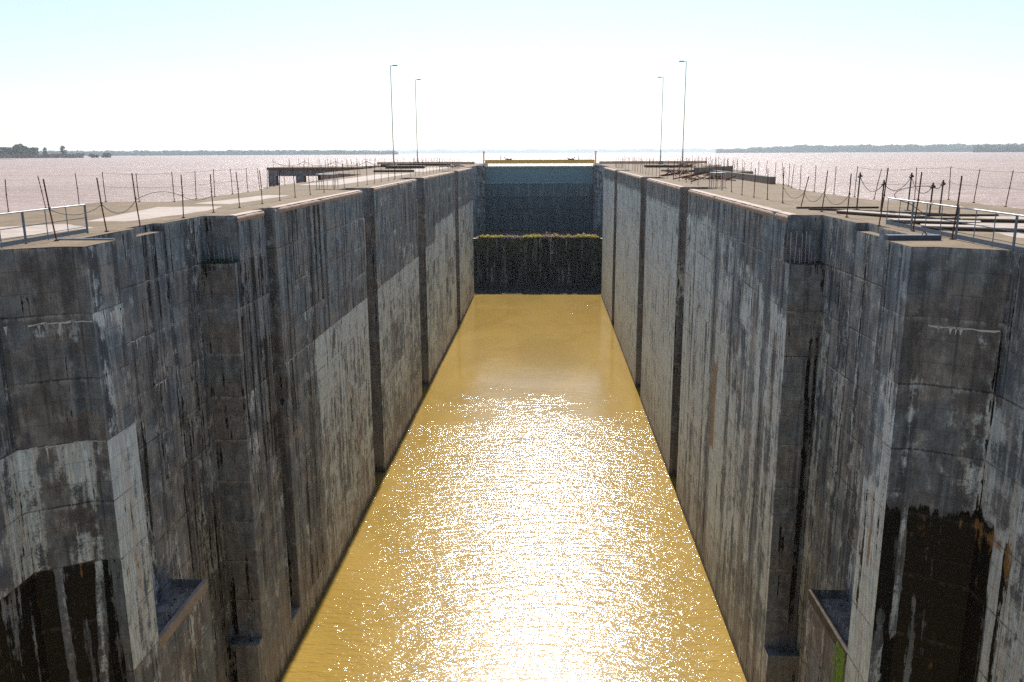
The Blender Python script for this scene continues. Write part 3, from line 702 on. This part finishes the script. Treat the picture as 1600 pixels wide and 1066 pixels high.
for nm, t, rng_ in (('left lakeside row', tLo, range(4, 10)), ('right lakeside row', tRo, range(0, 6))):
    for i in rng_:
        cable(t[i], t[i+1], .96, .96, .02, 'thin top wire strung from the %s to the %s post of the %s' % (ordinal(i+1), ordinal(i+2), nm), .007)
        cable(t[i], t[i+1], .5, .5, .03, 'thin middle wire strung from the %s to the %s post of the %s' % (ordinal(i+1), ordinal(i+2), nm), .007)
for i in range(1, 8): cable(tJ2[i-1], tJ2[i], .2+.5*(i % 2), .7-.5*(i % 2), .3, 'pale slack rope hung from the %s to the %s post of the jetty front row' % (ordinal(i), ordinal(i+1)), .05, DRIFT)

# short thick bollard posts with wire loops on the right deck
bp = [(14.8,41.1,1.75),(14.7,37.9,1.5),(16.9,40.4,1.75),(15.97,36.0,1.45),(17.1,37.6,1.5)]
desc = ['leftmost','second','third','fourth','rightmost']; bt = []
for i, (x, y, h) in enumerate(bp):
    m = MB(); m.tube([(0,0,-.02),(.03,0,h)], .034, 8); m.box(-.11,.11,-.11,.11,-.02,.03)
    m.tube([(.03-.09,0,h-.22),(.03+.10,0,h-.17)], .042, 7); m.tube([(.03,-.1,h-.12),(.03,.1,h-.12)], .035, 6)
    o = m.build('stub_post', CABLE); o.location = (x, y, D); bt.append((x,y,h,.02,0))
    tag(o, '%s of the five short thick posts with clamps behind the right railing' % desc[i], 'stub post', 'thick clamp posts on the right deck')
for a, b, s_ in ((0,1,.5),(1,2,.45),(2,3,.5),(3,4,.15)):
    cable(bt[a], bt[b], .88, .88, s_, 'slack cable slung from the %s to the %s thick clamp post on the right deck' % (desc[a], desc[b]), .016)
m = MB(); pts = [(15.97+.75*math.cos(t)-.75, 36.0+.3*math.sin(t), D+1.28-.12*t+.15*math.sin(t)) for t in np.linspace(-.4, 4.4, 14)]+[(16.1,36.4,D+.02)]
m.tube(pts, .016, 5); tag(m.build('cable', CABLE), 'dark cable coiled in a loop by the fourth thick clamp post', 'cable', 'sagging cables of the deck fences')

# ---------------------------------------------------------------- blue railings at the near deck corners
def railing(side, y0, y1, xs, step, label):
    X = lambda v: mx(side, v)
    r = empty('railing', (X(xs), y0, D), label, 'railing', 'blue railings at the near ends of the decks')
    n = int(round((y1-y0)/step))
    t = MB(); t.tube([(X(xs), y0, D+1.0), (X(xs), y1, D+1.0)], .024, 8); t.build('top_rail', GALV, r)
    t = MB(); t.tube([(X(xs), y0, D+.55), (X(xs), y1, D+.55)], .014, 6); t.build('middle_rail', BLUE, r)
    t = MB(); t.box(X(xs)-.012, X(xs)+.012, y0, y1, D+.03, D+.17); t.build('toe_board', BLUE, r)
    t = MB(); t.tube([(X(xs), y0, D+.24), (X(xs), y1, D+.24)], .010, 6); t.build('lower_rail', BLUE, r)
    for i in range(n+1):
        y = y0+(y1-y0)*i/n; th = .035 if i % 3 == 0 else .014
        t = MB(); t.box(X(xs)-th*.6, X(xs)+th*.6, y-th, y+th, D+.0, D+1.0); t.build('rail_post', BLUE, r)
railing(-1, 18.4, 29.2, -16.25, 1.2, 'blue grey steel railing with toe board on the near left deck')
railing(1, 17.0, 32.5, -16.22, 1.12, 'long blue grey steel railing with toe board on the near right deck')
m = MB(); m.box(10.66, 12.3, 26.72, 26.98, D+.004, D+.16); m.tube([(11.75,26.85,D+.16),(11.8,26.85,D+.27),(11.9,26.85,D+.16)], .02, 5)
tag(m.build('steel_channel', STEEL), 'dark blue steel channel lying on the corner of the right wall', 'steel channel')
m = MB(); m.tube([(-15.9,26.72,D+.04),(-14.04,26.74,D+.04)], .03, 7); m.tube([(-14.04,26.74,D+.04),(-14.04,26.74,D-.3)], .03, 7)
tag(m.build('pipe', GALV), 'thin grey pipe lying along the corner of the left wall', 'pipe')

# ladder guards beside the slots
def guard(x, y, side, label, w_=.9, l_=1.6):
    r = empty('ladder_guard', (x, y, D), label, 'ladder guard', 'steel ladder guards beside the wall slots')
    for dx in (0, w_):
        m = MB(); m.tube([(x+dx, y, D), (x+dx, y, D+1.15), (x+dx, y+l_, D+1.15), (x+dx, y+l_, D)], .03, 6); m.build('hoop', GALV, r)
        m = MB(); m.tube([(x+dx, y, D+.6), (x+dx, y+l_, D+.6)], .02, 6); m.build('cross_rail', GALV, r)
    for k in range(3):
        m = MB(); m.tube([(x+w_*k/2, y+l_*.5, D), (x+w_*k/2, y+l_*.5, D+1.15)], .022, 6); m.build('upright', GALV if k else RUST, r)
    m = MB(); m.box(x-.05, x+w_+.05, y+l_*.2, y+l_*.8, D+1.12, D+1.16); m.build('top_plate', GALV, r)
guard(-18.0, 66.0, -1, 'steel ladder guard beside the second slot of the left wall', 1.3)
guard(12.95, 66.8, 1, 'steel ladder guard with pale top beside the nearest slot of the right wall')
guard(-17.6, 158.5, -1, 'steel ladder guard near the far end of the left wall', 1.2, 2.5)
guard(12.8, 158.5, 1, 'steel ladder guard near the far end of the right wall', 1.2, 2.5)

# ---------------------------------------------------------------- lamp posts
def lamp(x, y, ht, s_, label):
    r = empty('lamp_post', (x, y, D), label, 'lamp post', 'tall lamp posts at the far end of the decks')
    m = MB(); m.box(x-.55, x+.55, y-.55, y+.55, D, D+.75, .06); m.build('plinth', PALE, r)
    m = MB(); m.tube([(x,y,D+.75),(x,y,D+3),(x,y,D+3.05),(x,y,ht-.2)], .16, 10, .07)
    m.tube([(x,y,ht-.25),(x,y,ht)], .07, 8); m.build('pole', GALV, r)
    m = MB(); m.tube([(x,y,ht-.05),(x+.5*s_,y,ht+.02)], .05, 6); m.build('arm', GALV, r)
    m = MB(); m.box(min(x+.4*s_, x+1.3*s_), max(x+.4*s_, x+1.3*s_), y-.16, y+.16, ht-.08, ht+.10, .05); m.build('lamp_head', STEEL, r)
lamp(-29.1, 162, 43.1, 1, 'tall grey lamp post, leftmost of the four')
lamp(-30.3, 200, 43.7, 1, 'tall grey lamp post, second from the left of the four')
lamp(26.3, 200, 43.8, -1, 'tall grey lamp post, third from the left of the four')
lamp(25.4, 162, 43.4, -1, 'tall grey lamp post, rightmost of the four')

# ---------------------------------------------------------------- jetty on the left
j = empty('jetty', (-45, 172, LAKE), 'low concrete jetty on piles running out into the lake from the left deck', 'jetty')
m = MB(); m.box(-57, -33.02, 172, 186, 23.95, D); m.build('deck_slab', DECK, j)
m = MB(); m.box(-56.8, -33.1, 172.25, 173.2, 22.75, 23.945); m.box(-56.8, -33.1, 184.6, 185.6, 22.75, 23.945); m.build('edge_beam', CONC, j)
for i, (x, y) in enumerate([(-56,172.9),(-50.3,172.9),(-41,172.9),(-36,172.9),(-53.6,184.8),(-49,184.8),(-46.5,184.8),(-41.5,184.8),(-37,184.8)]):
    m = MB(); m.box(x-.8, x+.8, y-.8, y+.8, 18, 22.745); m.build('pile', mat_outer if i > 3 else CONC, j)
# ---------------------------------------------------------------- parapets and slabs on the decks
def slab(pts_c, ang, L, W_, z0, z1, mat, name, label, cat, group=None):
    m = MB(); m.obox(pts_c, ang, L, W_, z0, z1); return tag(m.build(name, mat), label, cat, group)
m = MB(); m.obox((19.6, 88.0), R(89), 28, .5, D+.003, D+.62); tag(m.build('parapet', mat_outer), 'long low dark parapet along the lake edge of the right deck', 'parapet')
m = MB(); m.obox((22.5, 116), R(60), 14, .6, D+.003, D+.8); tag(m.build('parapet', mat_outer), 'short dark parapet behind the long one on the right deck', 'parapet')
slab((21.8, 158), 0, 7.5, 4, D+.004, D+.45, TIMB, 'hatch_cover', 'raised dark hatch cover beside the right lamp posts', 'hatch cover', 'dark hatch covers on the far decks')
slab((-26.0, 157), R(5), 7, 5, D+.004, D+.5, TIMB, 'hatch_cover', 'raised dark hatch cover beside the leftmost lamp post', 'hatch cover', 'dark hatch covers on the far decks')
slab((-27.5, 190), R(3), 12, 4, D+.004, D+.5, TIMB, 'hatch_cover', 'raised dark hatch cover behind the leftmost lamp post', 'hatch cover', 'dark hatch covers on the far decks')
slab((-23.0, 128), R(10), 6, 4, D+.004, D+.3, TIMB, 'hatch_cover', 'low dark hatch cover on the left deck in front of the lamp posts', 'hatch cover', 'dark hatch covers on the far decks')
slab((-30, 212), 0, 24, 3, D+.004, D+.6, DRIFT, 'kerb', 'tan raised kerb across the upstream end of the left deck', 'kerb')
slab((26, 212), 0, 26, 3, D+.004, D+.6, DRIFT, 'kerb', 'tan raised kerb across the upstream end of the right deck', 'kerb')
slab((-30.2, 171.6), 0, 6.5, .5, D+.004, D+.55, TIMB, 'kerb', 'dark low kerb carrying the jetty line on to the left deck', 'kerb')
# pale worn patches: thin screed sheets
def patch(pts, label_unused=None):
    m = MB(); c = Vector((sum(p[0] for p in pts)/len(pts), sum(p[1] for p in pts)/len(pts))); q = []
    rr = random.Random(int(c.x*10)); n = len(pts)
    for i in range(n):
        a, b = Vector(pts[i]), Vector(pts[(i+1) % n])
        for t in range(5):
            p = a.lerp(b, t/5); q.append((p.x+rr.uniform(-.12,.12), p.y+rr.uniform(-.12,.12), D+.004))
    m.add(q, tessellate_polygon([[Vector(v) for v in q]])); tag(m.build('pale_screed', PALE), kind='structure')
patch([(-19.2,34.5),(-17.4,34.5),(-16.6,41),(-17.2,44.5),(-20.5,44)]); patch([(-21.5,27),(-18.2,27),(-17.2,31.5),(-19.5,33.3),(-22,31)]); patch([(-19.8,47),(-17.5,46.5),(-17.2,56),(-19,57)])
patch([(-22,75),(-18.5,75),(-18.5,120),(-22.5,112)]); patch([(-24,130),(-18.5,128),(-18.5,168),(-24,166)])
patch([(15.0,27.5),(18.5,27.5),(18.5,31),(15.5,31.5)]); patch([(17.8,33.5),(20.5,33),(20.5,36.5),(18.4,37)])
sl = [((15.1,30.2),R(-22),3.6,.9,'nearest'),((14.8,33.0),R(-25),3.2,.8,'second nearest'),((16.9,30.8),R(-8),3.2,1.2,'right hand'),((14.3,37.0),R(-60),4.0,.8,'long narrow'),((17.6,33.8),R(-15),2.5,.5,'farthest')]
for c, a, L, W_, nm in sl:
    r = empty('broken_slab', (c[0], c[1], D), '%s of the broken white slabs lying behind the right railing' % nm, 'slab', 'broken white slabs on the right deck')
    m = MB(); m.obox(c, a, L, W_, D+.09, D+.14); m.build('plate', PALE, r)
    m = MB(); m.obox(c, a, L*.98, W_*.94, D+.006, D+.086); m.build('underside', TIMB, r)
fl = [((14.9,39.2),R(-38),6.0,.14),((16.6,37.0),R(-5),5.2,.16),((18.0,34.6),R(-4),5.5,.14),((14.2,42.0),R(2),4.0,.12)]
for i, (c, a, L, W_) in enumerate(fl):
    m = MB(); m.obox(c, a, L, W_*.7, D+.006, D+.09)
    tag(m.build('steel_bar', CABLE), ['dark steel bar lying askew among the thick clamp posts','dark steel bar lying behind the broken white slabs','dark steel bar lying farthest right behind the railing','short dark steel bar lying left of the thick clamp posts'][i], 'steel bar', 'loose steel bars on the right deck')
rn2 = random.Random(8)
for i in range(5):                                            # small debris heaps
    x, y = [(15.9,101),(-19,166),(23.5,150),(17.5,118),(15.5,84)][i]; m = MB()
    for k in range(16):
        a = rn2.uniform(0, 3.14); L = rn2.uniform(.8, 3); cx, cy = x+rn2.uniform(-2,2), y+rn2.uniform(-3,3)
        m.tube([(cx-L*math.cos(a)/2, cy-L*math.sin(a)/2, D+.03+rn2.random()*.3), (cx+L*math.cos(a)/2, cy+L*math.sin(a)/2, D+.08+rn2.random()*.7)], .06, 5)
    tag(m.build('scrap_pile', TIMB if i % 2 else RUST), 'small tangled scrap pile '+['in the middle of the right deck','near the left lamp posts','near the rightmost lamp post','just before the short dark parapet','on the right deck past the nearest slot'][i], 'scrap pile', 'scrap piles on the decks')

# ---------------------------------------------------------------- far shores
rs = np.random.RandomState(4)
ICO = None
def ico():
    t = (1+5**.5)/2; v = np.array([(-1,t,0),(1,t,0),(-1,-t,0),(1,-t,0),(0,-1,t),(0,1,t),(0,-1,-t),(0,1,-t),(t,0,-1),(t,0,1),(-t,0,-1),(-t,0,1)])
    f = np.array([(0,11,5),(0,5,1),(0,1,7),(0,7,10),(0,10,11),(1,5,9),(5,11,4),(11,10,2),(10,7,6),(7,1,8),(3,9,4),(3,4,2),(3,2,6),(3,6,8),(3,8,9),(4,9,5),(2,4,11),(6,2,10),(8,6,7),(9,8,1)])
    return v/np.linalg.norm(v[0]), f
IV, IF = ico()
def clumps(name, C, rad, mat, flat=1.0, **tg):
    n = len(C); V = IV[None]*rad[:, None, None]*(.7+.6*rs.rand(n, 12, 1)); V[..., 2] *= flat; V += C[:, None]
    Fc = (IF[None]+np.arange(n)[:, None, None]*12).reshape(-1, 3)
    me = bpy.data.meshes.new(name); me.from_pydata(V.reshape(-1, 3).tolist(), [], Fc.tolist()); me.materials.append(mat)
    o = bpy.data.objects.new(name, me); COL.objects.link(o); return tag(o, **tg)
def shore(az0, az1, dist, depth, hfun, n, rad, name, label):
    az = np.radians(az0+(az1-az0)*rs.rand(n)); d = dist+depth*rs.rand(n)
    hh = np.array([hfun(a) for a in np.degrees(az)]); z = LAKE+hh*rs.rand(n)**.6
    C = np.stack([d*np.sin(az), d*np.cos(az), z], -1)
    clumps(name, C, rad*(.6+.8*rs.rand(n)), LEAF, .8, label=label, cat='forest', kind='stuff')
def land(az0, az1, dist, depth, hgt, name):
    a = np.radians(np.linspace(az0, az1, 60)); m = MB(); vs = []
    for q in a:
        k = hgt*(.7+.3*math.sin(q*40)+.2*math.sin(q*97))*min(1, (q-a[0])*25+.1, (a[-1]-q)*25+.1)
        for dd, z in ((0, LAKE-.5), (depth*.1, LAKE+.25*k), (depth, LAKE+k), (depth*1.6, LAKE-1)):
            vs.append(((dist+dd)*math.sin(q), (dist+dd)*math.cos(q), z))
    fs = [(i*4+k, (i+1)*4+k, (i+1)*4+k+1, i*4+k+1) for i in range(59) for k in range(3)]
    m.add(vs, fs); tag(m.build(name, LEAF), kind='structure')
rough_ = lambda a, s: .5+.5*math.sin(a*s)*math.sin(a*s*2.7+1)
land(-34, -9.5, 5200, 500, 9, 'far_shore'); shore(-34, -10, 5200, 400, lambda a: 17+5*rough_(a, 2.2)-max(0, (a+14)*1.7), 3600, 11, 'forest', 'hazy forest belt on the far shore at the left')
land(-13, 12, 15000, 900, 30, 'far_shore'); shore(-13, 12, 15000, 700, lambda a: 35+22*rough_(a, 1.1), 2600, 26, 'forest', 'faint forest line on the farthest shore beyond the gate')
land(11.1, 36, 6000, 700, 26, 'far_shore'); shore(11.1, 36, 6000, 600, lambda a: 34+9*rough_(a, 1.3)-max(0, (16-a)*5), 4200, 13, 'forest', 'hazy wooded ridge on the far shore at the right')
shore(26, 36, 4600, 300, lambda a: 28, 1600, 11, 'forest', 'nearer blue green forest at the far right edge')
def isl_dir(px): return math.degrees(math.atan((px-800)/1310))-2.38
n = 1500; az = np.radians(-34.5+(isl_dir(78)+34.5)*rs.rand(n)); d = 2150+260*rs.rand(n)
top = 20+6*np.sin(np.degrees(az)*2.1)+3*np.sin(np.degrees(az)*7); C = np.stack([d*np.sin(az), d*np.cos(az), LAKE+top*rs.rand(n)**.7], -1)
clumps('forest', C, 3.2*(.5+rs.rand(n)), LEAF, .9, label='tall green woodland on the flooded island at the far left', cat='forest', kind='stuff')
n = 1100; az = np.radians(-34.5+(isl_dir(148)+34.5)*rs.rand(n)); d = 2080+150*rs.rand(n)
C = np.stack([d*np.sin(az), d*np.cos(az), LAKE+8*rs.rand(n)**1.4], -1)
clumps('thicket', C, 1.9*(.5+rs.rand(n)), LEAFD, .8, label='brownish bare thicket standing in the water before the far left island', cat='thicket', kind='stuff')
def tree(px, dist, h, wd, label, base=0.0, mat=LEAF, nm='tree'):
    a = R(isl_dir(px)); x, y = dist*math.sin(a), dist*math.cos(a)
    r = empty(nm, (x, y, LAKE), label, 'tree' if nm == 'tree' else 'shrub', 'lone trees off the left island' if nm == 'tree' else 'shrubs standing in the lake at the left')
    m = MB(); m.tube([(x,y,LAKE-.5),(x+.3,y,LAKE+h*.45),(x,y,LAKE+h*.8)], .045*h*.6, 7, .2)
    for k in range(5):
        t = k*1.3; m.tube([(x,y,LAKE+h*(.3+.08*k)), (x+wd*.5*math.cos(t), y+wd*.5*math.sin(t), LAKE+h*(.5+.09*k))], .2, 5, .08)
    m.build('trunk', BARK, r)
    n = 170; t = rs.rand(n)*6.28; q = rs.rand(n)**.5; zz = base+(1-base)*rs.rand(n); rad = wd*(.35+.65*np.sin(np.pi*np.clip(zz*.9+.05,0,1)))*.5
    lump = .7+.45*np.sin(t*3+zz*9)
    C = np.stack([rad*q*lump*np.cos(t), rad*q*lump*np.sin(t), zz*h], -1)
    o = clumps('crown', C, wd*.075*(.5+rs.rand(n)), mat, .85); o.parent = r
tree(90, 2100, 22, 13, 'dense rounded tree just right of the far left woodland', .1)
tree(117, 2150, 26, 15, 'lone spreading tree standing tallest right of the far left woodland', .3)
for px, h, wd, nm_ in ((131,7,16,'leftmost'),(141,9,18,'second'),(161,8,15,'third'),(168,6,12,'fourth'),(177,5,9,'fifth'),(184,10,20,'rightmost')):
    tree(px, 2160, h, wd, '%s of the low brown shrubs standing in the lake at the left' % nm_, .05, LEAFD, 'shrub')
m = MB(); az_ = R(-33.6)
vs = [(math.sin(R(q))*dd, math.cos(R(q))*dd, LAKE+z) for q, dd, z in ((-36,1350,-.3),(-33,1420,-.3),(-32.4,1480,-.2),(-33,1540,1.6),(-36,1500,2.6),(-36,1700,-.3),(-32.4,1560,-.3))]
m.add(vs, [(0,1,3,4),(1,2,3),(4,3,6,5)]); tag(m.build('mud_bank', mat_simple('reedy_bank', (.16,.13,.06), (.13,.10,.07), .2)), kind='structure')

# ---------------------------------------------------------------- air between the camera and the far shores
hm = bpy.data.materials.new('haze'); hm.use_nodes = True; t = hm.node_tree; t.nodes.clear()
ho = t.nodes.new('ShaderNodeOutputMaterial'); pv = t.nodes.new('ShaderNodeVolumePrincipled')
pv.inputs['Color'].default_value = (.80,.90,.97,1); pv.inputs['Density'].default_value = 7.5e-5; pv.inputs['Anisotropy'].default_value = .45
t.links.new(pv.outputs[0], ho.inputs['Volume'])
m = MB(); m.box(-62000, 62000, -3000, 62000, -5, 95); o = m.build('haze', hm); tag(o, kind='stuff')
